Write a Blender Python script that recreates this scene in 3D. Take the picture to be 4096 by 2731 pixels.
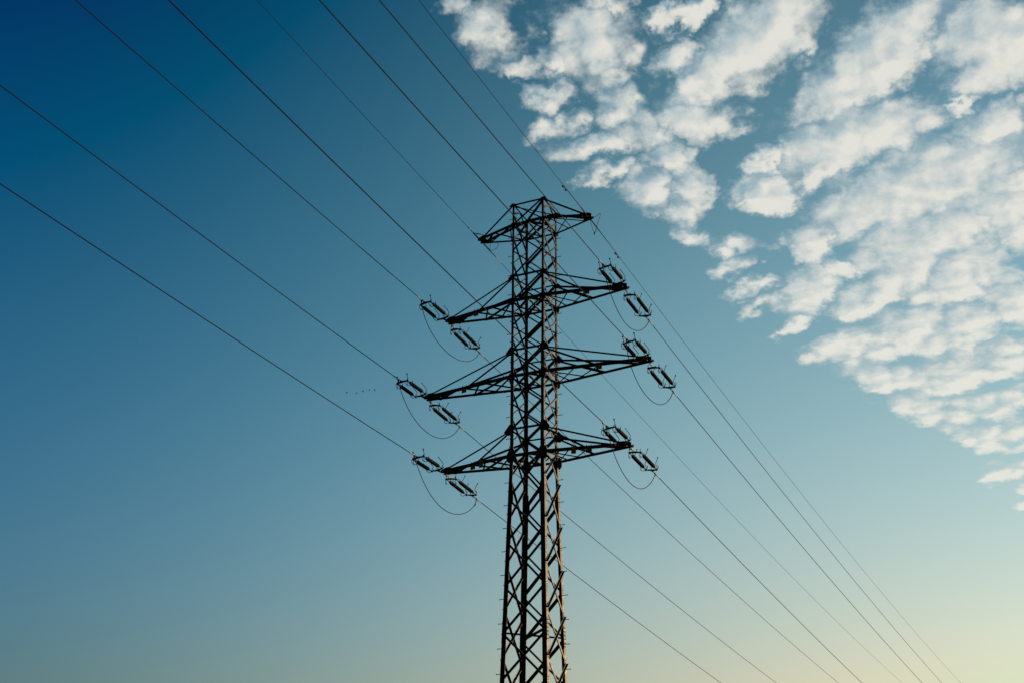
import bpy, math, random
from mathutils import Vector as V, Matrix

# ---------------------------------------------------------------- scene, camera, sky, sun
sc = bpy.context.scene
for o in list(bpy.data.objects):
    bpy.data.objects.remove(o, do_unlink=True)
COL = sc.collection
CAM = V((18.7566, -42.4595, 1.7)); YAW, PITCH, ROLL = -0.436656, 0.44378, 0.010853
SUN_AZ, SUN_EL = math.radians(35), math.radians(10)      # azimuth from +Y towards +X
EXPOSURE = 0.0

fw = V((math.sin(YAW)*math.cos(PITCH), math.cos(YAW)*math.cos(PITCH), math.sin(PITCH)))
rt = V((math.cos(YAW), -math.sin(YAW), 0)); up = rt.cross(fw)
r2 = math.cos(ROLL)*rt + math.sin(ROLL)*up; u2 = -math.sin(ROLL)*rt + math.cos(ROLL)*up
cam = bpy.data.cameras.new('camera'); cam.lens = 42.493; cam.sensor_width = 36; cam.clip_start = .1; cam.clip_end = 20000
camo = bpy.data.objects.new('camera', cam); COL.objects.link(camo)
mw = Matrix((r2, u2, -fw)).transposed().to_4x4(); mw.translation = CAM
camo.matrix_world = mw; sc.camera = camo

sc.view_settings.view_transform = 'Standard'; sc.view_settings.look = 'None'
sc.view_settings.exposure = EXPOSURE; sc.view_settings.gamma = 1
sc.cycles.max_bounces = 4; sc.cycles.use_denoising = False

sun = bpy.data.lights.new('sun', 'SUN'); sun.energy = 5.0; sun.angle = math.radians(.5); sun.color = (1, .62, .31)
suno = bpy.data.objects.new('sun', sun); COL.objects.link(suno)
sd = V((math.sin(SUN_AZ)*math.cos(SUN_EL), math.cos(SUN_AZ)*math.cos(SUN_EL), math.sin(SUN_EL)))
suno.rotation_euler = sd.to_track_quat('Z', 'Y').to_euler(); suno.location = sd*200

# clouds: an altocumulus field on a plane far overhead; each entry is a clump (x, y, turn, half length, half width, density)
BLOBS = [(-0.5479, 1.018, -2.757, 0.0239, 0.0156, 0.275), (-0.5352, 1.0774, 2.089, 0.0493, 0.0302, 0.44000000000000006), (-0.5427, 1.1593, -2.75, 0.0171, 0.0145, 0.22000000000000003), (-0.4348, 1.1497, 1.882, 0.0682, 0.0524, 0.68),
  (-0.4313, 1.2189, -2.271, 0.0291, 0.027, 0.476), (-0.5209, 1.2272, 2.644, 0.0332, 0.0283, 0.5780000000000001), (-0.5358, 1.2947, 2.97, 0.038, 0.0231, 0.476), (-0.3843, 1.0861, -2.696, 0.0317, 0.017, 0.476),
  (-0.3097, 1.1366, 2.819, 0.0421, 0.0224, 0.765), (-0.338, 1.2165, 1.86, 0.0423, 0.0331, 0.7224999999999999), (-0.2484, 1.233, 2.44, 0.1262, 0.0614, 1.0), (-0.3243, 1.2868, 2.489, 0.0525, 0.0369, 0.7224999999999999),
  (-0.3491, 1.3698, -2.143, 0.0537, 0.047, 0.85), (-0.4384, 1.2884, -1.547, 0.0482, 0.0327, 0.51), (-0.4969, 1.3582, -2.895, 0.0529, 0.0281, 0.44200000000000006), (-0.424, 1.3558, -1.685, 0.0484, 0.0317, 0.476),
  (-0.1198, 1.3332, 2.392, 0.1444, 0.0622, 1.0), (0.0299, 1.3573, 1.502, 0.1013, 0.0554, 1.0), (-0.0122, 1.4568, 2.164, 0.0317, 0.0158, 0.7), (-0.167, 1.4988, 2.849, 0.1195, 0.0776, 1.0),
  (-0.2261, 1.5454, 2.365, 0.0591, 0.0397, 0.9), (0.0134, 1.5411, 1.836, 0.0559, 0.0528, 0.9), (-0.4175, 1.4443, -1.8, 0.0515, 0.0312, 0.7224999999999999), (-0.4724, 1.4969, 1.816, 0.0514, 0.036, 0.5780000000000001),
  (-0.5192, 1.4345, 2.818, 0.0401, 0.0208, 0.40800000000000003), (-0.4121, 1.5236, -1.521, 0.0551, 0.0302, 0.595), (-0.4555, 1.5842, -1.445, 0.0624, 0.0311, 0.6375), (-0.4621, 1.6624, -1.751, 0.0314, 0.022, 0.3825),
  (-0.2992, 1.5005, 1.911, 0.0426, 0.0242, 0.85), (-0.3146, 1.5882, 1.521, 0.0541, 0.042, 1.0), (-0.1073, 1.6692, 2.706, 0.1761, 0.1064, 1.0), (-0.2828, 1.7645, 1.619, 0.0704, 0.0363, 0.95),
  (-0.2612, 1.8709, 1.522, 0.0469, 0.0271, 0.9), (-0.1015, 1.8214, 2.415, 0.1582, 0.0887, 1.0), (0.0157, 1.7644, 1.485, 0.1337, 0.0474, 1.0), (-0.3241, 1.9212, 1.949, 0.099, 0.0491, 0.9),
  (-0.3727, 2.0511, 2.312, 0.046, 0.0289, 0.8), (-0.2409, 2.003, 1.857, 0.0874, 0.0518, 0.9), (-0.1589, 1.9327, 2.205, 0.1206, 0.0658, 1.0), (-0.076, 1.9863, 2.104, 0.1233, 0.069, 1.0),
  (-0.3174, 2.179, 2.477, 0.0825, 0.051, 0.95), (-0.2066, 2.1746, 2.3, 0.1268, 0.0735, 1.0), (-0.1032, 2.1991, 2.181, 0.1371, 0.0747, 1.0), (-0.0041, 2.1068, 1.522, 0.1239, 0.0404, 1.0),
  (-0.265, 2.3609, -1.904, 0.1258, 0.0586, 0.95), (-0.1427, 2.4021, 1.922, 0.1119, 0.0941, 1.0), (-0.037, 2.3784, 1.66, 0.1125, 0.0512, 1.0), (-0.2108, 2.5622, 1.304, 0.098, 0.0598, 0.9),
  (-0.1053, 2.6213, 1.989, 0.1102, 0.0842, 0.95), (-0.1109, 2.7961, -1.869, 0.0996, 0.0575, 0.85), (-0.0502, 2.8314, 1.612, 0.1187, 0.0416, 0.9), (-0.0856, 3.0671, 1.982, 0.0758, 0.0467, 0.7),
  (-0.0792, 3.3733, 1.543, 0.0366, 0.017, 0.55), (-0.0628, 3.2149, 1.491, 0.0377, 0.0202, 0.5), (-0.4204, 1.7875, 2.4, 0.0397, 0.0261, 0.45), (-0.4122, 1.8772, 2.5, 0.0407, 0.0228, 0.45),
  (-0.4164, 1.9485, 2.118, 0.0423, 0.0174, 0.4), (-0.4288, 1.7237, -2.498, 0.0219, 0.0171, 0.3), (-0.4957, 1.1655, -2.258, 0.0199, 0.0195, 0.34), (0.0248, 1.2751, 2.953, 0.029, 0.0168, 0.4),
  (-0.104, 1.4426, 2.503, 0.0447, 0.0228, 0.5), (-0.3902, 1.7172, -2.643, 0.0287, 0.017, 0.2)]


def N(nt, kind, **kw):
    n = nt.nodes.new(kind)
    for k, v in kw.items(): setattr(n, k, v)
    return n
def mth(nt, op, a, b=None, c=None, clamp=False):
    n = N(nt, 'ShaderNodeMath', operation=op, use_clamp=clamp)
    for i, x in enumerate((a, b, c)):
        if x is None: continue
        if isinstance(x, (int, float)): n.inputs[i].default_value = x
        else: nt.links.new(x, n.inputs[i])
    return n.outputs[0]
def vmt(nt, op, a, b=None):
    n = N(nt, 'ShaderNodeVectorMath', operation=op)
    for i, x in enumerate((a, b)):
        if x is None: continue
        if isinstance(x, (tuple, list, V)): n.inputs[i].default_value = x
        else: nt.links.new(x, n.inputs[i])
    return n.outputs[1] if op in ('DOT_PRODUCT', 'LENGTH') else n.outputs[0]
def noise(nt, vec, scale, detail, rough, dist=0.0):
    n = N(nt, 'ShaderNodeTexNoise'); n.noise_dimensions = '2D'
    nt.links.new(vec, n.inputs['Vector'])
    n.inputs['Scale'].default_value = scale; n.inputs['Detail'].default_value = detail
    n.inputs['Roughness'].default_value = rough; n.inputs['Distortion'].default_value = dist
    return n
def mapr(nt, x, a, b, c, d, smooth=False):
    n = N(nt, 'ShaderNodeMapRange'); n.clamp = True
    if smooth: n.interpolation_type = 'SMOOTHSTEP'
    nt.links.new(x, n.inputs[0])
    for i, v in enumerate((a, b, c, d)): n.inputs[i+1].default_value = v
    return n.outputs[0]
def mixc(nt, f, a, b):
    n = N(nt, 'ShaderNodeMix', data_type='RGBA')
    if isinstance(f, (int, float)): n.inputs[0].default_value = f
    else: nt.links.new(f, n.inputs[0])
    for i, x in ((6, a), (7, b)):
        if isinstance(x, tuple): n.inputs[i].default_value = (*x, 1)
        else: nt.links.new(x, n.inputs[i])
    return n.outputs[2]

def cloud_group():
    g = bpy.data.node_groups.new('cloud_density', 'ShaderNodeTree')
    g.interface.new_socket('P', in_out='INPUT', socket_type='NodeSocketVector')
    g.interface.new_socket('Density', in_out='OUTPUT', socket_type='NodeSocketFloat')
    g.interface.new_socket('Side', in_out='OUTPUT', socket_type='NodeSocketFloat')
    g.interface.new_socket('Veil', in_out='OUTPUT', socket_type='NodeSocketFloat')
    gi = g.nodes.new('NodeGroupInput'); go = g.nodes.new('NodeGroupOutput'); p = gi.outputs[0]
    def comb(a, b, c):
        n = N(g, 'ShaderNodeCombineXYZ')
        for i, v in enumerate((a, b, c)):
            if isinstance(v, (int, float)): n.inputs[i].default_value = v
            else: g.links.new(v, n.inputs[i])
        return n.outputs[0]
    # puffs keep some height towards the horizon, so their pattern is stretched away from the viewer
    pn = N(g, 'ShaderNodeVectorMath', operation='SCALE'); g.links.new(p, pn.inputs[0])
    g.links.new(mth(g, 'POWER', vmt(g, 'LENGTH', p), -.3), pn.inputs['Scale']); pn = pn.outputs[0]
    warp = None
    for fr, de, am in CL['warp']:
        w = noise(g, pn, fr, de, .55)
        w = vmt(g, 'MULTIPLY', vmt(g, 'SUBTRACT', w.outputs['Color'], (.5, .5, .5)), (am, am*1.2, 0))
        warp = w if warp is None else vmt(g, 'ADD', warp, w)
    q = vmt(g, 'ADD', p, warp)
    def clumps(q):                                           # each clump: its weight at the centre, 0 on an elliptic rim
        q = vmt(g, 'SUBTRACT', q, (OX, OY, 0))
        s3 = N(g, 'ShaderNodeSeparateXYZ'); g.links.new(q, s3.inputs[0]); x_, y_ = s3.outputs[0], s3.outputs[1]
        q2 = comb(mth(g, 'MULTIPLY', x_, x_), mth(g, 'MULTIPLY', x_, y_), mth(g, 'MULTIPLY', y_, y_))
        q1 = comb(x_, y_, 1.0); acc = None
        for x, y, a, sx, sy, wt in BLOBS:
            x -= OX; y -= OY; sx *= CL['grow']; sy *= CL['grow']
            c, s = math.cos(a), math.sin(a)
            A = c*c/sx**2 + s*s/sy**2; B = 2*c*s*(1/sx**2 - 1/sy**2); C = s*s/sx**2 + c*c/sy**2
            v2 = (-wt*A, -wt*B, -wt*C); v1 = (wt*(2*A*x + B*y), wt*(2*C*y + B*x), wt*(1 - A*x*x - B*x*y - C*y*y))
            k1, k2 = q1, q2
            if acc is not None:                             # chains the clumps one after another (the renderer's node stack is short)
                k = N(g, 'ShaderNodeVectorMath', operation='MULTIPLY_ADD'); g.links.new(acc, k.inputs[0])
                k.inputs[1].default_value = (1e-9, 1e-9, 0); g.links.new(q1, k.inputs[2]); k1 = k.outputs[0]
            v = mth(g, 'MAXIMUM', mth(g, 'ADD', vmt(g, 'DOT_PRODUCT', k2, v2), vmt(g, 'DOT_PRODUCT', k1, v1)), -3.0)
            acc = v if acc is None else mth(g, 'SMOOTH_MAX', acc, v, CL['sm'])
        return mth(g, 'MAXIMUM', acc, -3.0)
    acc = clumps(q)
    dl = vmt(g, 'ADD', vmt(g, 'MULTIPLY', p, (.016, .016, 0)), (.012, .0, 0))
    kk = N(g, 'ShaderNodeVectorMath', operation='MULTIPLY_ADD'); g.links.new(acc, kk.inputs[0]); kk.inputs[1].default_value = (1e-9, 1e-9, 0)
    g.links.new(vmt(g, 'ADD', q, dl), kk.inputs[2]); acc2 = clumps(kk.outputs[0])
    n1 = noise(g, pn, CL['f1'], 6, CL['r1'], .2); n2 = noise(g, pn, CL['f2'], 4, .55, .2)
    n3 = noise(g, vmt(g, 'ADD', pn, (.010, .018, 0)), CL['f1'], 4, CL['r1'], .2)
    far = mapr(g, vmt(g, 'LENGTH', p), 1.5, 2.6, .75, 2.2)     # the far part of the field breaks up into small round puffs
    def puffs(v):
        n = N(g, 'ShaderNodeTexVoronoi'); n.voronoi_dimensions = '2D'; n.feature = 'F1'
        n.inputs['Scale'].default_value = CL['fv']; g.links.new(v, n.inputs['Vector'])
        return mth(g, 'MULTIPLY', mth(g, 'MULTIPLY_ADD', n.outputs['Distance'], -CL['a3'], .42*CL['a3']), far)
    vq = vmt(g, 'ADD', pn, vmt(g, 'MULTIPLY', warp, (.35, .35, 0)))
    p1 = puffs(vq); p2 = puffs(vmt(g, 'ADD', vq, (.006, .011, 0)))
    flat = mth(g, 'SMOOTH_MIN', acc, mapr(g, vmt(g, 'LENGTH', p), 1.5, 2.6, 1.2, .38), .2)
    t = mth(g, 'ADD', mth(g, 'ADD', flat, p1), mth(g, 'MULTIPLY_ADD', n1.outputs[0], CL['a1'], -.5*CL['a1']))
    t = mth(g, 'ADD', t, mth(g, 'MULTIPLY_ADD', n2.outputs[0], CL['a2'], -.5*CL['a2']))
    g.links.new(t, go.inputs[0])
    sd_ = mth(g, 'MULTIPLY', mth(g, 'SUBTRACT', acc, acc2), CL['s1'])  # clump edges facing the sun come out brighter, as painted cloud shading
    g.links.new(mth(g, 'MULTIPLY_ADD', mth(g, 'SUBTRACT', n1.outputs[0], n3.outputs[0]), CL['s2'], mth(g, 'MULTIPLY_ADD', mth(g, 'SUBTRACT', p1, p2), CL['s3'], sd_)), go.inputs[1])
    veil = mth(g, 'MULTIPLY_ADD', n1.outputs[0], 2.6, mth(g, 'MULTIPLY_ADD', acc, .9, -1.2))
    g.links.new(veil, go.inputs[2])
    return g
CL = dict(warp=((8, 2, .05), (26, 4, .06), (80, 3, .022)), a1=.7, a2=.26, a3=.8, fv=23, f1=30, r1=.52, f2=90, grow=1.03, sm=.14, lo=-.72, hi=.62, pw=1.25, max=.91,
          veil=.5, s1=.9, s2=1.2, s3=.5, lit0=.44, dark=(.36, .48, .53), bright=(.79, .78, .71), low=(.80, .83, .72))
OX, OY = -.1, 1.9

def build_world():
    w = bpy.data.worlds.new('World'); sc.world = w; w.use_nodes = True
    nt = w.node_tree; bg = nt.nodes['Background']
    w.cycles.sampling_method = 'MANUAL'; w.cycles.sample_map_resolution = 256
    sky = N(nt, 'ShaderNodeTexSky', sky_type='NISHITA'); sky.sun_disc = False
    sky.sun_elevation = SUN_EL; sky.sun_rotation = SUN_AZ; sky.dust_density = 4
    sep = N(nt, 'ShaderNodeSeparateColor'); nt.links.new(sky.outputs[0], sep.inputs[0])
    com = N(nt, 'ShaderNodeCombineColor')
    tc = N(nt, 'ShaderNodeTexCoord'); d = tc.outputs['Generated']
    s3 = N(nt, 'ShaderNodeSeparateXYZ'); nt.links.new(d, s3.inputs[0])
    dz = mth(nt, 'SUBTRACT', mth(nt, 'MINIMUM', mth(nt, 'MAXIMUM', s3.outputs[2], .06), .68), .4)
    dx = mth(nt, 'ADD', mth(nt, 'MINIMUM', mth(nt, 'MAXIMUM', s3.outputs[0], -.82), .2), .4)
    rear_dim = mapr(nt, s3.outputs[1], -.2, .35, .10, 1, True)        # unseen sky behind the camera darkened to keep the steel's near faces dark
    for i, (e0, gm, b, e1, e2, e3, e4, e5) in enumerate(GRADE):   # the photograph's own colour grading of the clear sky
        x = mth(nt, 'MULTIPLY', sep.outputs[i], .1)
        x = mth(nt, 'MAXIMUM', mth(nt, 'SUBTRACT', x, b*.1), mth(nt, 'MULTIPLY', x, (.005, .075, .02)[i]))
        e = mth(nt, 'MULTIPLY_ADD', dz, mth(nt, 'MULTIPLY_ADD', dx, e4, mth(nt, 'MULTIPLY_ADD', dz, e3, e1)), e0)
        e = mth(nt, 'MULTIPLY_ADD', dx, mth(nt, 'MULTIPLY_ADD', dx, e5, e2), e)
        x = mth(nt, 'MULTIPLY', mth(nt, 'MULTIPLY', mth(nt, 'POWER', x, gm), mth(nt, 'EXPONENT', e)), rear_dim)
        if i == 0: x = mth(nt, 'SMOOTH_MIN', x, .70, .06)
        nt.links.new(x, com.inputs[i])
    z = mth(nt, 'MAXIMUM', s3.outputs[2], .02)
    cp = N(nt, 'ShaderNodeCombineXYZ')
    nt.links.new(mth(nt, 'DIVIDE', s3.outputs[0], z), cp.inputs[0]); nt.links.new(mth(nt, 'DIVIDE', s3.outputs[1], z), cp.inputs[1])
    P = cp.outputs[0]; grp = cloud_group()
    gn = N(nt, 'ShaderNodeGroup'); gn.node_tree = grp; nt.links.new(P, gn.inputs[0])
    D0, side, veil = gn.outputs[0], gn.outputs[1], gn.outputs[2]
    al = mth(nt, 'POWER', mapr(nt, D0, CL['lo'], CL['hi'], 0, 1, True), CL['pw'])
    al = mth(nt, 'MULTIPLY', al, CL['max'])
    va = mapr(nt, veil, 0, 1, 0, CL['veil'], True)
    al = mth(nt, 'SUBTRACT', 1.0, mth(nt, 'MULTIPLY', mth(nt, 'SUBTRACT', 1.0, al), mth(nt, 'SUBTRACT', 1.0, va)))
    lit = mth(nt, 'ADD', side, CL['lit0'])
    lit = mth(nt, 'ADD', lit, mapr(nt, D0, .1, .7, -.05, .15), clamp=True)
    body = mixc(nt, lit, CL['dark'], CL['bright'])  # lit and shaded cloud sides are put into the sky colour
    low = mapr(nt, s3.outputs[2], .22, .5, 1, 0)
    body = mixc(nt, mth(nt, 'MULTIPLY', low, .5), body, CL['low'])
    colr = mixc(nt, al, com.outputs[0], body)
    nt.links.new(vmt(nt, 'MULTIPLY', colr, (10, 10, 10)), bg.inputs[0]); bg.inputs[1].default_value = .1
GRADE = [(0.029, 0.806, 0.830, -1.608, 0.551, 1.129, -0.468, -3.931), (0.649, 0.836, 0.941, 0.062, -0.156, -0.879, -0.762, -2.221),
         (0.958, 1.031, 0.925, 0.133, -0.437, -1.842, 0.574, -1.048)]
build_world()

# ---------------------------------------------------------------- materials
def mat(name, col, rough=.6, metal=0.0, var=.25, scale=6.0, spec=.5):
    m = bpy.data.materials.new(name); m.use_nodes = True; nt = m.node_tree
    b = nt.nodes['Principled BSDF']
    tc = N(nt, 'ShaderNodeTexCoord'); n = noise3(nt, tc.outputs['Object'], scale, 6, .6)
    f = mapr(nt, n.outputs[0], .3, .7, 0, 1)
    lo = tuple(c*(1-var) for c in col); hi = tuple(min(1, c*(1+var)) for c in col)
    nt.links.new(mixc(nt, f, lo, hi), b.inputs['Base Color'])
    nt.links.new(mapr(nt, n.outputs[0], .3, .7, max(.05, rough-.1), min(1, rough+.1)), b.inputs['Roughness'])
    b.inputs['Metallic'].default_value = metal; b.inputs['Specular IOR Level'].default_value = spec
    return m
def noise3(nt, vec, scale, detail, rough):
    n = N(nt, 'ShaderNodeTexNoise'); nt.links.new(vec, n.inputs['Vector'])
    n.inputs['Scale'].default_value = scale; n.inputs['Detail'].default_value = detail; n.inputs['Roughness'].default_value = rough
    return n
STEEL = mat('weathered_steel', (.040, .025, .014), .52, 0, .4, 5, .17)
BOLT = mat('bolt_steel', (.03, .028, .026), .7, 0, .3, 20, .3)
DARK = mat('forged_steel', (.010, .009, .008), .7, 0, .3, 14, .12)
PORC = mat('brown_porcelain', (.006, .004, .0035), .6, 0, .25, 9, .10)
ALU = mat('aluminium', (.17, .14, .11), .5, 0, .15, 12, .35)
WIRE = mat('weathered_conductor', (.008, .007, .006), .75, 0, .25, 3, .08)
SIGN = mat('yellow_enamel', (.55, .30, .02), .5, 0, .15, 12)
INK = mat('black_paint', (.012, .012, .012), .6, 0, .1, 12)
FEATHER = mat('dark_feathers', (.03, .03, .033), .8, 0, .2, 20)
GRASS = mat('meadow_grass', (.045, .06, .022), .95, 0, .45, .35, .1)

# ---------------------------------------------------------------- mesh helpers
class MB:
    def __init__(s): s.v = []; s.f = []; s.mi = []; s.cur = 0
    def add(s, vs, fs):
        k = len(s.v); s.v += [tuple(v) for v in vs]; s.f += [tuple(i+k for i in f) for f in fs]; s.mi += [s.cur]*len(fs)
    def prism(s, prof, a, b, u, v):                          # profile (u, v pairs) swept straight from a to b
        n = len(prof)
        vs = [a + u*x + v*y for x, y in prof] + [b + u*x + v*y for x, y in prof]
        s.add(vs, [tuple(range(n))[::-1], tuple(range(n, 2*n))] + [(i, (i+1) % n, n+(i+1) % n, n+i) for i in range(n)])
    def angle(s, a, b, w, du, dv, t=None, w2=None):          # an L section, heel on a-b, one flange towards du, one towards dv
        a, b = V(a), V(b); d = (b-a).normalized(); t = t or max(.007, w*.1); w2 = w2 or w
        u = V(du); u = (u - d*u.dot(d)).normalized()
        v = V(dv); v = v - d*v.dot(d) - u*v.dot(u); v.normalize()
        s.prism([(0, 0), (w, 0), (w, t), (t, t), (t, w2), (0, w2)], a, b, u, v)
    def bar(s, a, b, w, h, du):
        a, b = V(a), V(b); d = (b-a).normalized(); u = V(du); u = (u - d*u.dot(d)).normalized(); v = d.cross(u)
        s.prism([(-w/2, -h/2), (w/2, -h/2), (w/2, h/2), (-w/2, h/2)], a, b, u, v)
    def box(s, c, sx, sy, sz, X=V((1, 0, 0)), Y=V((0, 1, 0)), Z=V((0, 0, 1))):
        c = V(c); vs = [c + X*(i*sx/2) + Y*(j*sy/2) + Z*(k*sz/2) for k in (-1, 1) for j in (-1, 1) for i in (-1, 1)]
        s.add(vs, [(0, 2, 3, 1), (4, 5, 7, 6), (0, 1, 5, 4), (2, 6, 7, 3), (0, 4, 6, 2), (1, 3, 7, 5)])
    def plate(s, pts, nrm, t):                               # a flat polygon with thickness t along nrm, centred
        n = V(nrm).normalized(); k = len(pts); pts = [V(p) for p in pts]
        s.add([p - n*t/2 for p in pts] + [p + n*t/2 for p in pts],
              [tuple(range(k))[::-1], tuple(range(k, 2*k))] + [(i, (i+1) % k, k+(i+1) % k, k+i) for i in range(k)])
    def tube(s, pts, r, seg=8, closed=False):
        pts = [V(p) for p in pts]; n = len(pts); rs = r if isinstance(r, (list, tuple)) else [r]*n
        ref = None; vs = []; fs = []
        for i, p in enumerate(pts):
            if closed: d = pts[(i+1) % n] - pts[i-1]
            else: d = pts[min(i+1, n-1)] - pts[max(i-1, 0)]
            d.normalize()
            if ref is None: ref = d.orthogonal().normalized()
            ref = (ref - d*ref.dot(d)).normalized(); w = d.cross(ref)
            vs += [p + (ref*math.cos(2*math.pi*j/seg) + w*math.sin(2*math.pi*j/seg))*rs[i] for j in range(seg)]
        for i in range(n if closed else n-1):
            a, b = i*seg, ((i+1) % n)*seg
            fs += [(a+j, a+(j+1) % seg, b+(j+1) % seg, b+j) for j in range(seg)]
        if not closed: fs += [tuple(range(seg))[::-1], tuple(range((n-1)*seg, n*seg))]
        s.add(vs, fs)
    def ball(s, c, r, seg=8, rings=6):
        c = V(c); pts = [c + V((0, 0, -r*math.cos(math.pi*k/rings))) for k in range(rings+1)]
        s.tube([pts[0] + V((0, 0, 1e-4))] + pts[1:-1] + [pts[-1] - V((0, 0, 1e-4))], [max(2e-4, r*math.sin(math.pi*k/rings)) for k in range(rings+1)], seg)
    def build(s, name, mats, parent=None, smooth=False):
        me = bpy.data.meshes.new(name); me.from_pydata(s.v, [], s.f)
        for m in (mats if isinstance(mats, (list, tuple)) else [mats]): me.materials.append(m)
        me.polygons.foreach_set('material_index', s.mi)
        if smooth: me.polygons.foreach_set('use_smooth', [True]*len(s.f))
        me.update()
        o = bpy.data.objects.new(name, me); COL.objects.link(o)
        if parent: o.parent = parent
        return o
def bez(P, n=24):
    P = [V(p) for p in P]
    return [P[0]*(1-t)**3 + P[1]*3*(1-t)**2*t + P[2]*3*(1-t)*t*t + P[3]*t**3 for t in [i/n for i in range(n+1)]]
def smooth_path(P, n=5):                                    # Catmull-Rom through the points
    P = [V(p) for p in P]; Q = [P[0]*2-P[1]] + P + [P[-1]*2-P[-2]]; out = []
    for i in range(1, len(Q)-2):
        a, b, c, d = Q[i-1:i+3]
        for k in range(n):
            t = k/n; out.append(((b*2) + (c-a)*t + (a*2-b*5+c*4-d)*t*t + (b*3-a-c*3+d)*t**3)*.5)
    return out + [P[-1]]
def empty(name, loc=(0, 0, 0), parent=None):
    o = bpy.data.objects.new(name, None); o.location = loc; o.empty_display_size = .2; COL.objects.link(o)
    if parent: o.parent = parent
    return o
def tag(o, label, cat, group=None):
    o['label'] = label; o['category'] = cat
    if group: o['group'] = group
    return o
def copy_tree(o, parent=None):
    c = o.copy(); COL.objects.link(c); c.parent = parent
    for ch in o.children: copy_tree(ch, c)
    return c
X, Y, Z = V((1, 0, 0)), V((0, 1, 0)), V((0, 0, 1))

# ---------------------------------------------------------------- ground (below the frame; it carries the tower and throws light up)
g = MB(); R = 6000; g.add([(R*math.cos(a*math.pi/24), R*math.sin(a*math.pi/24), 0) for a in range(48)], [tuple(range(48))])
go = g.build('ground', GRASS); go['kind'] = 'structure'

# ---------------------------------------------------------------- lattice tower
ZL = [30.321, 29.262, 26.665, 25.470, 23.142, 21.956, 19.608, 18.447]
ARM = [2.755, 4.269, 5.197, 4.220]; TIP = .157
def hw(z): return .75 if z >= ZL[7] else .75 + .0240*(ZL[7]-z)
PAN = 1.778
NA = [ZL[0], ZL[1], (ZL[1]+ZL[2])/2, ZL[2], ZL[3], (ZL[3]+ZL[4])/2, ZL[4], ZL[5], (ZL[5]+ZL[6])/2, ZL[6], ZL[7]]
while NA[-1] - PAN > .6: NA.append(NA[-1] - PAN)
NB = [(a+b)/2 for a, b in zip(NA, NA[1:])]
def lp(sx, sy, z): return V((sx*hw(z), sy*hw(z), z))
def leg_w(z): return .09 if z > ZL[2] else .11 if z > ZL[4] else .135 if z > ZL[6] else .155 if z > ZL[7]-1.2 else .19

tower = empty('transmission_tower')
tag(tower, 'tall dark steel lattice tower with four tiers of crossarms carrying all the cables', 'electricity pylon')

cuts = [ZL[0]+.05, ZL[2]+.02, ZL[4]+.02, ZL[6]+.02, ZL[7]-1.18, ZL[7]-7.3, 0-.3]
legs = {}
for nm, sx, sy in (('A', -1, -1), ('C', 1, -1), ('B', -1, 1), ('D', 1, 1)):
    m = MB()
    for a, b in zip(cuts, cuts[1:]):
        pts = [a] + ([ZL[7]] if a > ZL[7] > b else []) + [b]
        for p, q in zip(pts, pts[1:]):
            m.angle(lp(sx, sy, p), lp(sx, sy, q), leg_w((p+q)/2), (-sx, 0, 0), (0, -sy, 0), .014)
    # splice covers with bolt rows where the sections change
    for zc, hh in ((ZL[4]-.5, .55), (ZL[5]+.1, .5), (ZL[7]+.1, .75), (ZL[7]-7.05, .85)):
        for up_, dv in ((X*-sx, Y*sy), (Y*-sy, X*sx)):
            wd = leg_w(zc)*.92; a = lp(sx, sy, zc+hh/2) + dv*.006 + up_*.01; b = lp(sx, sy, zc-hh/2) + dv*.006 + up_*.01
            m.cur = 0; m.plate([a, a+up_*wd, b+up_*wd, b], dv, .011)
            m.cur = 1
            for k in range(6):
                c = a.lerp(b, (k+.5)/6) + dv*.014
                m.box(c + up_*wd*.28, .028, .028, .028); m.box(c + up_*wd*.72, .028, .028, .028)
            m.cur = 0
    # bolt groups at the side-face brace ends
    m.cur = 1
    for z in NB + NA[2:]:
        for k in (-1, 0, 1): m.box(lp(sx, sy, z + k*.09) + X*sx*.006 - Y*sy*leg_w(z)*.5, .024, .03, .03)
    legs[nm] = m.build('leg', [STEEL, BOLT], tower)

# gusset plates on the near and far faces
def gusset(nm, pts, nrm, t=.014):
    m = MB(); m.plate(pts, nrm, t); return m.build('gusset_plate', STEEL, legs[nm])
for nm, sx, sy in (('A', -1, -1), ('C', 1, -1), ('B', -1, 1), ('D', 1, 1)):
    for i, z in enumerate(NA[1:12], 1):
        w = hw(z); y = sy*(w+.012)
        def P(o, u): return (sx*(hw(z+u)+o), sy*(hw(z+u)+.012), z+u)      # o outwards from the leg, u up
        if z in (ZL[4], ZL[6]):
            k = .60 if z == ZL[4] else .70
            pts = [P(-.20*k, .30*k), P(.02, .34*k), P(.38*k, -.10*k), P(.36*k, -.22*k), P(.10*k, -.36*k), P(-.22*k, -.30*k)]
        elif z == ZL[2]: pts = [P(-.11, .09), P(.02, .11), P(.17, -.05), P(.15, -.10), P(-.10, -.11)]
        elif z in (ZL[1], ZL[3], ZL[5], ZL[7]):
            k = {1: .36, 3: .54, 5: .60, 7: .86}[ZL.index(z)]
            pts = [P(-.18*k, .34*k), P(.05, .30*k), P(.16*k, .12*k), P(.16*k, -.16*k), P(.05, -.30*k), P(-.14*k, -.34*k), P(-.30*k, -.12*k), P(-.30*k, .16*k)]
        else:
            if abs(z-11.335) < .05:
                gusset(nm, [P(-.02, .32), P(-.20, .30), P(-.34, .12), P(-.22, .01), P(-.34, -.10), P(-.20, -.30), P(-.02, -.32)], Y); continue
            e = .10 if z > ZL[5] else .13 if z > ZL[7] else .235; h = .16 if z > ZL[7] else .22
            pts = [P(-.02, h), P(-e, h*.75), P(-e, -h*.75), P(-.02, -h)]
        gusset(nm, pts, Y)
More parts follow.
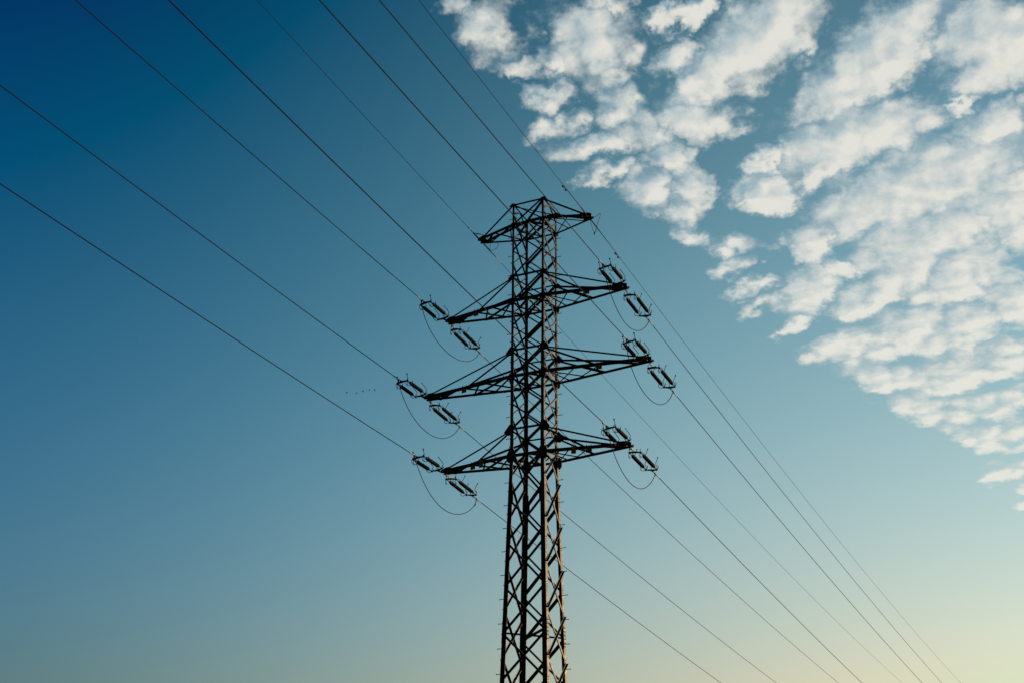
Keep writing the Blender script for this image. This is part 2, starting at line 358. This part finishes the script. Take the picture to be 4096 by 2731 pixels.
for nm, sx, sy in (('A', -1, -1), ('C', 1, -1), ('B', -1, 1), ('D', 1, 1)):
    z = ZL[0]; gusset(nm, [(sx*(.77), sy*.762, z+.06), (sx*.62, sy*.762, z+.02), (sx*.60, sy*.762, z-.14), (sx*.80, sy*.762, z-.12), (sx*.92, sy*.762, z-.08)], Y)

# X bracing, one crossed pair per panel; near and far faces on the ring levels, the side faces half a panel lower
def crossed(za, zb, face, sgn, wa, wb, name='cross_brace'):
    m = MB()
    if face == 'y':
        P = lambda s, z: V((s*(hw(z)-.03), sgn*(hw(z)+.004), z)); inn = V((0, -sgn, 0)); o = V((0, sgn, 0))
    else:
        P = lambda s, z: V((sgn*(hw(z)+.004), s*(hw(z)-.03), z)); inn = V((-sgn, 0, 0)); o = V((sgn, 0, 0))
    low = zb < ZL[7]+.2
    # rises towards +x (or +y): in front; the other behind it
    a, b = P(1, za), P(-1, zb); d = (b-a).normalized(); u = d.cross(inn)
    if u.z < 0: u = -u
    if face == 'x' and low: m.angle(a + X*.012 - u*wa/2, b + X*.012 - u*wa/2, wa, u, X)
    else: m.angle(a + o*.009 + u*wa/2, b + o*.009 + u*wa/2, wa, -u, inn)
    a, b = P(-1, za), P(1, zb); d = (b-a).normalized(); u = d.cross(inn)
    if u.z < 0: u = -u
    m.angle(a - o*.012 + u*wb/2, b - o*.012 + u*wb/2, wb, -u, inn)
    return m.build(name, STEEL, tower)
hidden = []
for i, (za, zb) in enumerate(zip(NA, NA[1:])):
    wa, wb = (.088, .055) if za > ZL[4]+.1 else (.098, .068) if za > ZL[7]+.1 else (.105, .078)
    for s in (-1, 1):
        o = crossed(za, zb, 'y', s, wa, wb)
for i, (za, zb) in enumerate(zip(NB, NB[1:])):
    w = .06 if za > ZL[7] else .075
    for s in (-1, 1): crossed(za, zb, 'x', s, w, w)
for s in (-1, 1):                                            # half panel under the top ring of each side face
    m = MB(); z = ZL[0]-.04; mid = V((s*.752, 0, z))
    for q in (-1, 1): m.angle(mid, (s*.752, q*.72, NB[0]), .06, (0, 0, 1), (-s, 0, 0))
    m.angle((s*.75, -.72, NB[0]+.1), (s*.75, -.30, NB[0]+.32), .05, (0, 0, 1), (-s, 0, 0))
    m.build('cross_brace', STEEL, tower)

# ring members
for i, z in enumerate(ZL):
    big = i % 2 == 1
    for s in (-1, 1):
        m = MB(); w = {0: .085, 1: .085}.get(i, .105 if big else .07)
        m.angle((-.75, s*.757, z), (.75, s*.757, z), w, (0, 0, -1 if i == 0 else 1), (0, -s, 0))
        m.build('horizontal_strut', STEEL, tower)
        m = MB(); m.angle((s*.757, -.75, z), (s*.757, .75, z), .065, (0, 0, 1), (-s, 0, 0)); m.build('horizontal_strut', STEEL, tower)
    if big:
        mids = [V((0, -.74, z+.03)), V((.74, 0, z+.03)), V((0, .74, z+.03)), V((-.74, 0, z+.03))]
        for k in range(4):
            m = MB(); m.angle(mids[k], mids[(k+1) % 4], .07, (0, 0, 1), -(mids[k]+mids[(k+1) % 4]-Z*2*z)); m.build('plan_brace', STEEL, tower)
        m = MB(); m.angle(mids[0], mids[2], .06, (0, 0, 1), (-1, 0, 0)); m.build('plan_brace', STEEL, tower)
        for k in (1, 3):
            m = MB(); c = mids[k]; sx = 1 if k == 1 else -1
            m.plate([c + V((-.012*sx+.02*sx, -.12, -.10)), c + V((.008*sx, .12, -.10)), c + V((.008*sx, .12, .12)), c + V((.008*sx, -.12, .12))], X, .012)
            m.build('gusset_plate', STEEL, tower)
m = MB(); m.angle((.72, -.72, ZL[0]-.05), (-.72, .72, ZL[0]-.05), .085, (0, 0, 1), (1, 1, 0)); m.build('plan_brace', STEEL, tower)
m = MB(); m.angle((-.72, -.72, ZL[0]-.12), (.72, .72, ZL[0]-.12), .05, (0, 0, 1), (1, -1, 0)); m.build('plan_brace', STEEL, tower)
z8 = 11.34; w8 = hw(z8)-.03
m = MB(); m.angle((-w8, -w8, z8), (w8, w8, z8), .07, (0, 0, 1), (1, -1, 0)); m.box((.02, .02, z8+.05), .45, .16, .02, V((.707, .707, 0)), V((-.707, .707, 0))); m.build('plan_brace', STEEL, tower)
m = MB(); m.angle((w8, -w8, z8+.08), (-w8, w8, z8+.08), .08, (0, 0, 1), (1, 1, 0)); m.build('plan_brace', STEEL, tower)

# step bolts on the left near leg and the right far leg
for nm, sx, sy in (('A', -1, -1), ('D', 1, 1)):
    z = 29.6 if nm == 'A' else 29.0; k = 0
    while z > 6.5:
        m = MB(); p = lp(sx, sy, z)
        d = X*sx if k % 2 == 0 else Y*sy
        p = p + (-Y*sy*leg_w(z)*.45 if k % 2 == 0 else -X*sx*leg_w(z)*.45)
        m.tube([p, p+d*.19], .013, 6); m.tube([p+d*.185, p+d*.205], .022, 6)
        m.build('step_bolt', DARK, legs[nm]); z -= .47; k += 1

# crossarms
def letters(m, txt, o, ux, uz, h, nrm):                      # stroke lettering lying just in front of a plate
    st = {'L': [((0, 1), (0, 0)), ((0, 0), (.6, 0))], '1': [((.12, .78), (.36, 1)), ((.36, 1), (.36, 0))],
          '2': [((0, .8), (.12, .96)), ((.12, .96), (.42, .98)), ((.42, .98), (.58, .8)), ((.58, .8), (.5, .52)), ((.5, .52), (0, 0)), ((0, 0), (.62, 0))],
          '3': [((0, .88), (.2, 1)), ((.2, 1), (.5, .94)), ((.5, .94), (.56, .72)), ((.56, .72), (.25, .54)), ((.25, .54), (.58, .34)), ((.58, .34), (.5, .08)), ((.5, .08), (.2, 0)), ((.2, 0), (0, .1))]}
    for i, ch in enumerate(txt):
        for a, b in st[ch]:
            pa = o + ux*((i*.95 + a[0])*h) + uz*(a[1]*h); pb = o + ux*((i*.95 + b[0])*h) + uz*(b[1]*h)
            d = (pb-pa).normalized(); m.bar(pa - d*.008, pb + d*.008, .022, .003, nrm.cross(d))
for i in range(4):
    zt, zb, L = ZL[2*i], ZL[2*i+1], ARM[i]
    for s in (-1, 1):
        arm = empty('crossarm', (0, 0, 0), tower)
        ch = .085 if i == 0 else .112
        def near(u): return V((s*(.75 + (L-.75)*u), -.757 + (.757-TIP)*u, zb))      # u: 0 at the leg, 1 at the tip
        def far(u): return V((s*(.75 + (L-.75)*u), .757 - (.757-TIP)*u, zb))
        for fn, sy in ((near, -1), (far, 1)):
            m = MB(); m.angle(fn(-.01), fn(1.0), ch, (0, 0, 1), (0, -sy, 0)); m.build('chord', STEEL, arm)
            tipj = V((s*(L-.28), sy*(TIP+.05), zb+.12))
            m = MB(); m.angle((s*.75, sy*.765, zt-.03), tipj, .07 if i else .085, (0, 0, -1), (0, -sy, 0)); m.build('chord', STEEL, arm)
            if i:
                m = MB(); m.angle((s*.75, sy*.765, zt-.06), fn(.50) + Z*.06, .085 if sy < 0 else .07, (0, 0, -1), (0, -sy, 0)); m.build('brace', STEEL, arm)
            # gusset where the top chord comes down, and the channel that ends the arm
            m = MB(); yy = sy*(TIP+.035)
            m.plate([(s*(L-.02), sy*(TIP+.012), zb+.02), (s*(L-.05), sy*(TIP+.012), zb+.11), (s*(L-.28), yy+sy*.03, zb+.17), (s*(L-.48), yy+sy*.05, zb+.17), (s*(L-.56), yy+sy*.07, zb+.02)], Y, .016)
            m.build('tip_plate', STEEL, arm)
        lst = [('f', .87, 'n', .62, .09), ('f', .52, 'n', .36, .065), ('n', .54, 'f', .20, .055), ('n', .30, 'f', .0, .055), ('f', .14, 'n', .02, .06), ('f', .32, 'n', .0, .05)] if i else \
              [('f', .86, 'n', .58, .075), ('n', .52, 'f', .0, .045), ('f', .80, 'n', .0, .045), ('f', .33, 'n', .07, .05)]
        for k, (fa, ua, fb, ub, w) in enumerate(lst):
            a = (far if fa == 'f' else near)(ua); b = (far if fb == 'f' else near)(ub); dd = (b-a).normalized()
            m = MB(); m.angle(a + Z*(.006+.001*k) - dd*.03, b + Z*(.006+.001*k) + dd*.03, w, Z.cross(dd), (0, 0, 1)); m.build('brace', STEEL, arm)
        m = MB()                                             # horizontal tie plates at the tip
        lt = .62 if i else .40
        m.plate([(s*(L-.06), -TIP+.01, zb+.03), (s*(L-.06), TIP-.01, zb+.03), (s*(L-lt), far(1-lt/(L-.75)).y-.01, zb+.03), (s*(L-lt), near(1-lt/(L-.75)).y+.01, zb+.03)], Z, .014)
        m.build('tip_plate', STEEL, arm)
        m = MB(); m.box((s*(L-.18), 0, zb+.01), .10, 2*TIP+.16, .02); m.box((s*(L-.18), -TIP-.05, zb-.01), .03, .11, .09); m.box((s*(L-.18), TIP+.05, zb-.01), .03, .11, .09)
        m.build('attachment_lug', ALU if False else STEEL, arm)
        if i:
            plates = [(.52, ('L2', 'L1', 'L3')[i-1], .24, .19)]
            if i == 3: plates.append((.345 if s > 0 else .40, '', .20, .30))
            for u, txt, wd, hh in plates:
                c = near(u); m = MB(); n_ = V((0, -1, 0)); ax = (near(1)-near(0)).normalized()*s; n_ = V((ax.y, -ax.x, 0))
                top = zb + (.11 if txt == '' else .0); o = c + n_*.02; o.z = top - hh/2 - (.0 if txt == '' else .005)
                m.cur = 0; m.box(o, wd, .006, hh, ax, n_, Z)
                m.cur = 2
                for q in (-1, 1): m.bar(o + ax*(q*wd*.38) + n_*-.006 + Z*(-hh*.3), V((o.x, o.y, zb+.15)) + ax*(q*wd*.38) + n_*-.006, .03, .008, ax)
                if txt:
                    m.cur = 1; letters(m, txt, o + n_*.006 - ax*(wd*.36) - Z*(hh*.33), ax, Z, hh*.66, n_)
                m.build('phase_sign' if txt else 'number_plate', [SIGN, INK, STEEL], arm)

# ---------------------------------------------------------------- wires: start point, heading and slope of each
KSAG = 3.5e-4
WIRES = {('n', 3, -1): (.02046, -.02391, .034), ('n', 2, -1): (.02027, -.02971, .071), ('n', 1, -1): (.02049, -.03678, .095),
         ('n', 3, 1): (.02029, -.02573, -.184), ('n', 0, -1): (.02021, -.01986, .123), ('n', 2, 1): (.02199, -.06216, -.246),
         ('n', 1, 1): (.02046, -.06717, -.224), ('n', 0, 1): (.01997, -.04944, -.179), ('f', 3, -1): (.03532, -.08933, .062),
         ('f', 2, -1): (.03802, -.08643, .103), ('f', 1, -1): (.03507, -.08403, .102), ('f', 3, 1): (.03732, -.08309, -.154),
         ('f', 0, -1): (.03206, -.07466, .135), ('f', 2, 1): (.03892, -.08088, -.199), ('f', 1, 1): (.03603, -.07937, -.190),
         ('f', 0, 1): (.03782, -.07451, -.158)}
def wp(key, s):
    sd, i, side = key; az, sl, x0 = WIRES[key]; g_ = -1 if sd == 'n' else 1
    return V((side*ARM[i] + x0 + math.sin(az)*s, g_*(TIP + math.cos(az)*s), ZL[2*i+1] + sl*s + KSAG*s*s))
LEN = {'n': 2.45, 'f': 2.77}
TIERN = ['earth-wire', 'upper', 'middle', 'lower']
SIDEN = {-1: 'left', 1: 'right'}
def where(key):
    return f"{TIERN[key[1]]} {SIDEN[key[2]]} crossarm"
def span(a, b):
    out = []; s = a
    while s < b: out.append(s); s += .6 if s < 8 else 1.5 if s < 40 else 5
    return out + [b]
for key in WIRES:
    sd, i, side = key
    m = MB(); end = 210 if sd == 'n' else 300
    r = .0155 if i else .0100
    s0 = LEN[sd] + .38 if i else (1.0 if sd == 'f' or side < 0 else .92)
    m.tube([wp(key, s) for s in span(s0, end)], r, 6)
    if i:
        o = m.build('power_cable', WIRE, smooth=True)
        tag(o, f"{'thick dark cable rising overhead from the' if sd == 'n' else 'dark cable running away downhill from the'} {where(key)}", 'power cable',
            'cables coming overhead' if sd == 'n' else 'cables running into the distance')
    else:
        o = m.build('earth_wire', WIRE, smooth=True)
        tag(o, f"thin earth wire {'rising overhead' if sd == 'n' else 'running away'} from the topmost {SIDEN[side]} arm of the tower", 'earth wire', 'thin earth wires on the topmost arms')
        f = MB()                                             # tension clamp, shackles and armour rods, fixed to the wire
        a = wp(key, .02); b = wp(key, s0)
        f.tube([wp(key, .0), wp(key, .2)], .014, 8); f.tube([wp(key, .16), wp(key, s0*.55)], .030, 8); f.tube([wp(key, s0*.5), wp(key, s0+.02)], .021, 8)
        for q in (.08, .3, .42, .6, .72): f.box(wp(key, q), .035, .035, .085)
        fo = f.build('tension_clamp', DARK, o)
        f = MB(); e = {('n', 1): 2.6, ('f', 1): 2.75, ('n', -1): 1.35, ('f', -1): 1.75}[(sd, side)]
        f.tube([wp(key, s) for s in (s0-.02, s0+.3, (s0+e)/2, e)], [.019, .017, .015, .013], 8); f.build('armour_rods', ALU if side < 0 else WIRE, o, smooth=True)

# ---------------------------------------------------------------- double insulator strings (local frame: Y along the wire, Z up, X across)
HALF = .235
def shed_rod(y0, y1):
    m = MB(); pts, rs = [], []
    def p(y, r): pts.append(V((0, y, 0))); rs.append(r)
    p(y0-.06, .022); p(y0-.03, .030); p(y0, .034); p(y0+.015, .056); p(y0+.07, .060); p(y0+.085, .044)
    n = 22; a, b = y0+.09, y1-.09
    for k in range(n):
        y = a + (b-a)*k/n; st = (b-a)/n; R = .081 if k % 2 == 0 else .075
        p(y, .048); p(y+st*.25, R); p(y+st*.5, R*.98); p(y+st*.8, .049)
    p(y1-.085, .044); p(y1-.07, .060); p(y1-.015, .056); p(y1, .034); p(y1+.03, .030); p(y1+.06, .022)
    m.tube(pts, rs, 14); return m
def horn(m, pts, r=.0125, ball=0):
    P = smooth_path(pts, 5); m.tube(P, r, 6)
    if ball: m.ball(P[-1], ball)
def yoke(m, yb, ya):                                         # flat plate: bar at yb, apex at ya
    sg = 1 if ya > yb else -1
    m.plate([(-HALF-.05, yb-sg*.035, 0), (HALF+.05, yb-sg*.035, 0), (HALF+.06, yb+sg*.02, 0), (.05, ya+sg*.03, 0), (-.05, ya+sg*.03, 0), (-HALF-.06, yb+sg*.02, 0)][::sg], Z, .018)
    for q in (-HALF, HALF): m.tube([(q, yb, -.05), (q, yb, .05)], .022, 6)
    m.tube([(0, ya, -.05), (0, ya, .05)], .02, 6)
def make_string(kind):
    root = empty('insulator_string')
    if kind == 'n': yt, i0, i1, yl, end = .40, .68, 1.84, 2.06, LEN['n']
    else: yt, i0, i1, yl, end = .50, .80, 2.04, 2.30, LEN['f']
    m = MB(); m.tube([(0, -.02, 0), (0, .12, 0)], .02, 8); m.box((0, .16, 0), .07, .12, .03); m.tube([(0, .2, 0), (0, yt-.09, 0)], .017, 8); m.box((0, yt-.12, 0), .03, .11, .07)
    m.build('shackle_link', ALU if kind == 'f' else DARK, root)
    m = MB(); yoke(m, yt, yt-.10); m.build('yoke_plate', DARK, root)
    m = MB(); yoke(m, yl, yl+.10); m.build('yoke_plate', DARK, root)
    for q in (-HALF, HALF):
        rod = shed_rod(i0, i1).build('insulator_rod', PORC, root, smooth=True); rod.location = (q, 0, 0)
        m = MB()
        for a, b in ((yt+.01, i0-.03), (i1+.03, yl-.01)):
            m.tube([(q, a, 0), (q, b, 0)], .017, 8); m.box((q, a+.05, 0), .05, .08, .022); m.box((q, b-.04, 0), .022, .07, .05)
        m.build('coupling', DARK, root)
        # guard rings and rods at the line end
        yr = i1 + (.0 if kind == 'n' else .02)
        m = MB(); P = []
        for k in range(21):
            t = math.radians(-195 + 285*k/20) if kind == 'n' else math.radians(150 + 250*k/20)
            P.append((q + .155*math.cos(t), yr + .03*math.sin(t) + (.05 if kind == 'n' else 0), .155*math.sin(t)))
        m.tube(P, .0125, 6); m.bar(V(P[10]), V((q, yl-.02, -.02)), .018, .012, X); m.build('arcing_ring', DARK, root)
        m = MB()
        if kind == 'n': horn(m, [(q, yl-.03, .0), (q, yl-.07, .10), (q, yl-.05, .33)], ball=.034)
        else: horn(m, [(q+.0, yl-.02, 0), (q+.02, yl-.04, .08), (q, yl-.17, .17), (q, yl-.14, .30), (q, yl-.04, .50)], ball=.032)
        m.build('arcing_horn', DARK, root)
        m = MB()
        if kind == 'n': horn(m, [(q-.03, yt, 0), (q-.09, yt+.0, .02), (q-.04, yt+.05, .07), (q-.09, yt+.02, .16), (q-.05, yt+.13, .30), (q, yt+.22, .43)], ball=.024)
        else: horn(m, [(q, yt+.02, 0), (q+.03, yt+.16, .06), (q+.02, yt+.28, .07), (q+.02, yt+.40, .05), (q, yt+.52, .12), (q, yt+.66, .42)], ball=.025)
        m.build('arcing_horn', DARK, root)
        m = MB()
        if kind == 'n': horn(m, [(q+.04, yt+.02, -.02), (q+.07, yt+.12, -.09), (q+.05, yt+.24, -.08), (q+.05, yt+.36, -.12), (q+.05, yt+.42, -.05), (q+.05, yt+.46, .06)])
        else:
            horn(m, [(q-.02, yt-.02, .13), (q-.02, yt, -.06), (q-.03, yt+.03, -.14), (q-.01, yt+.06, -.20), (q+.03, yt+.05, -.18), (q+.02, yt+.0, -.13)])
            m.ball((q-.02, yt-.02, .13), .022)
        m.build('arcing_horn', DARK, root)
    m = MB(); m.tube([(0, yl+.10, 0), (0, end-.03, 0)], .016, 8); m.box((0, yl+.16, 0), .022, .10, .07); m.box((0, end-.08, 0), .06, .10, .022)
    m.build('shackle_link', DARK, root)
    m = MB(); m.tube([(0, end-.06, 0), (0, end, 0), (0, end+.02, 0), (0, end+.36, 0), (0, end+.42, 0)], [.016, .018, .024, .024, .015], 10)
    m.build('dead_end_clamp', ALU, root, smooth=True)
    return root
protos = {}
for key in WIRES:
    sd, i, side = key
    if i == 0: continue
    o = protos.get(sd)
    if o is None: o = protos[sd] = make_string(sd)
    else: o = copy_tree(o)
    p0 = wp(key, 0); d = (wp(key, 2.6) - p0).normalized()
    x = d.cross(Z).normalized(); roll = -.15 if sd == 'n' else -.13
    zz = x.cross(d); x2 = (x*math.cos(roll) + zz*math.sin(roll)).normalized(); z2 = x2.cross(d)
    M4 = Matrix((x2, d, z2)).transposed().to_4x4(); M4.translation = p0
    o.matrix_world = M4
    tag(o, f"pair of dark ribbed insulators on the {'near' if sd == 'n' else 'far'} side of the {where(key)} tip", 'insulator', 'double insulator strings')

# jumper loops under the arm tips
JUMP = {(1, -1): (.269, -1.673, -1.51, -1.963), (2, -1): (1.046, -1.811, -1.526, -1.882), (3, -1): (2.309, -2.889, -.029, -.659),
        (1, 1): (2.0, -2.75, -.90, -1.12), (2, 1): (-.16, -1.612, -2.278, -2.516), (3, 1): (.878, -1.461, -2.279, -2.299)}
for (i, side), (a, b, c, d) in JUMP.items():
    n, f = wp(('n', i, side), LEN['n']), wp(('f', i, side), LEN['f'])
    P = bez([n, n + V((0, a, b)), f + V((0, c, d)), f], 44)
    m = MB(); m.tube(P, .0150, 8); o = m.build('jumper_cable', WIRE, smooth=True)
    tag(o, f"slack looped cable hanging under the {TIERN[i]} {SIDEN[side]} crossarm tip", 'jumper cable', 'jumper loops under the arm tips')
    for Q, end in ((P[:5], 0), (P[::-1][:5], 1)):
        m = MB(); L0 = Q[0]; dd = (Q[3]-Q[0]).normalized()
        m.tube([L0, L0+dd*.18], .020, 8); m.box(L0+dd*.05, .03, .05, .12, dd.orthogonal().normalized(), dd.cross(dd.orthogonal()).normalized(), dd)
        m.build('terminal_lug', DARK, o)
        m = MB(); m.tube([L0+dd*.18, L0+dd*.36], .019, 8); m.build('terminal_sleeve', ALU, o)

# bonding leads beside the earth-wire clamps
def lead(paths, label, lug):
    m = MB()
    for p in paths: m.tube(smooth_path(p, 6), .0095, 6)
    o = m.build('bonding_lead', WIRE, smooth=True); tag(o, label, 'bonding lead', 'bonding leads at the tower top')
    m = MB(); a, b = V(lug[0]), V(lug[1]); m.tube([a, b], [.016, .028], 8); m.build('lug', DARK, o)
lead([[(2.688, .1, 29.271), (2.857, .2, 29.379), (2.971, .3, 29.528), (2.981, .35, 29.501), (2.85, .4, 29.175), (2.654, .5, 28.791), (2.633, .5, 28.695), (2.73, .6, 28.908), (2.70, 1.0, 29.17)],
      [(2.572, .2, 29.152), (2.585, .35, 28.968), (2.615, .5, 28.719)]], 'thin wire standing up in a pointed loop at the topmost right arm tip', ((2.64, .5, 28.76), (2.62, .5, 28.66)))
lead([[(-2.547, -.9, 29.212), (-2.488, -.7, 29.286), (-2.428, -.5, 29.33), (-2.336, -.2, 29.374), (-2.3, .1, 29.339), (-2.359, .35, 29.277), (-2.499, .6, 29.232), (-2.6, .8, 29.21)],
      [(-2.6, .8, 29.21), (-2.444, .7, 29.147), (-2.234, .6, 29.096), (-2.055, .5, 29.14), (-2.0, .4, 29.199), (-2.014, .3, 29.245), (-2.026, .2, 29.268)]],
     'thin wire curled in a round loop under the topmost left arm tip', ((-2.54, -.85, 29.22), (-2.44, -.53, 29.325)))

# vibration dampers clipped to the right earth wire
for key, s, lab in ((('n', 0, 1), 2.78, 'small two-weight damper clipped on the thin wire before the topmost right arm'), (('f', 0, 1), 2.96, 'small two-weight damper clipped on the thin wire beyond the topmost right arm')):
    p = wp(key, s); d = (wp(key, s+.2)-wp(key, s)).normalized(); o = empty('vibration_damper', p)
    tag(o, lab, 'damper', 'dampers on the earth wire')
    for nm, fn in (('clamp', lambda m: (m.box((0, 0, -.035), .03, .05, .11),)), ('messenger_cable', lambda m: (m.tube(smooth_path([-d*.19 + Z*-.10, Z*-.085, d*.19 + Z*-.10]), .007, 6),))):
        m = MB(); fn(m); m.build(nm, DARK, o)
    for q in (-1, 1):
        m = MB(); c = d*q*.17 + Z*-.10; m.tube([c - d*.05, c - d*.045, c + d*.045, c + d*.05], [.022, .036, .036, .022], 10); m.build('weight', DARK, o)

# ---------------------------------------------------------------- five birds in a loose line
random.seed(3)
BIRDS = [((-103.17, 142.3, 94.43), -.38, .30, 'flapping bird with lowered wing, first of the line'), ((-101.61, 143.36, 94.35), .55, -.1, 'bird with raised wings, lowest of the five in line'),
         ((-100.47, 143.88, 94.77), .30, .25, 'bird in the middle of the line of five'), ((-99.35, 144.46, 95.04), .5, .0, 'bird with one long level wing, fourth in line'),
         ((-98.44, 144.92, 95.27), -.6, .2, 'bird with wings pulled down, last and highest of the line')]
for c, lift, bank, lab in BIRDS:
    m = MB(); h = V((.86, .5, .04)).normalized(); sidev = h.cross(Z).normalized(); upv = sidev.cross(h)
    sidev, upv = sidev*math.cos(bank) + upv*math.sin(bank), upv*math.cos(bank) - sidev*math.sin(bank)
    m.tube([h*t for t in (-.24, -.15, -.05, .08, .15, .19, .235)], [.014, .032, .06, .058, .038, .034, .006], 8)
    m.plate([h*-.36 + sidev*.05, h*-.36 - sidev*.05, h*-.18 - sidev*.02, h*-.18 + sidev*.02], upv, .008)
    for q in (-1, 1):
        e1 = sidev*q*.24 + upv*.24*lift*1.2; e2 = e1 + sidev*q*.27 + upv*.27*(lift*.4 - .1)
        for a, b, ca, cb in ((V((0, 0, 0)) + upv*.02, e1, .10, .085), (e1, e2, .085, .02)):
            t = (b-a).normalized(); nn = t.cross(h).normalized()
            m.plate([a + h*ca, b + h*cb*.8, b - h*cb, a - h*ca][::q], nn, .014)
    o = m.build('bird', FEATHER, smooth=False); o.location = c; o.scale = (.8, .8, .8)
    tag(o, 'tiny dark ' + lab, 'bird', 'birds flying past left of the tower')
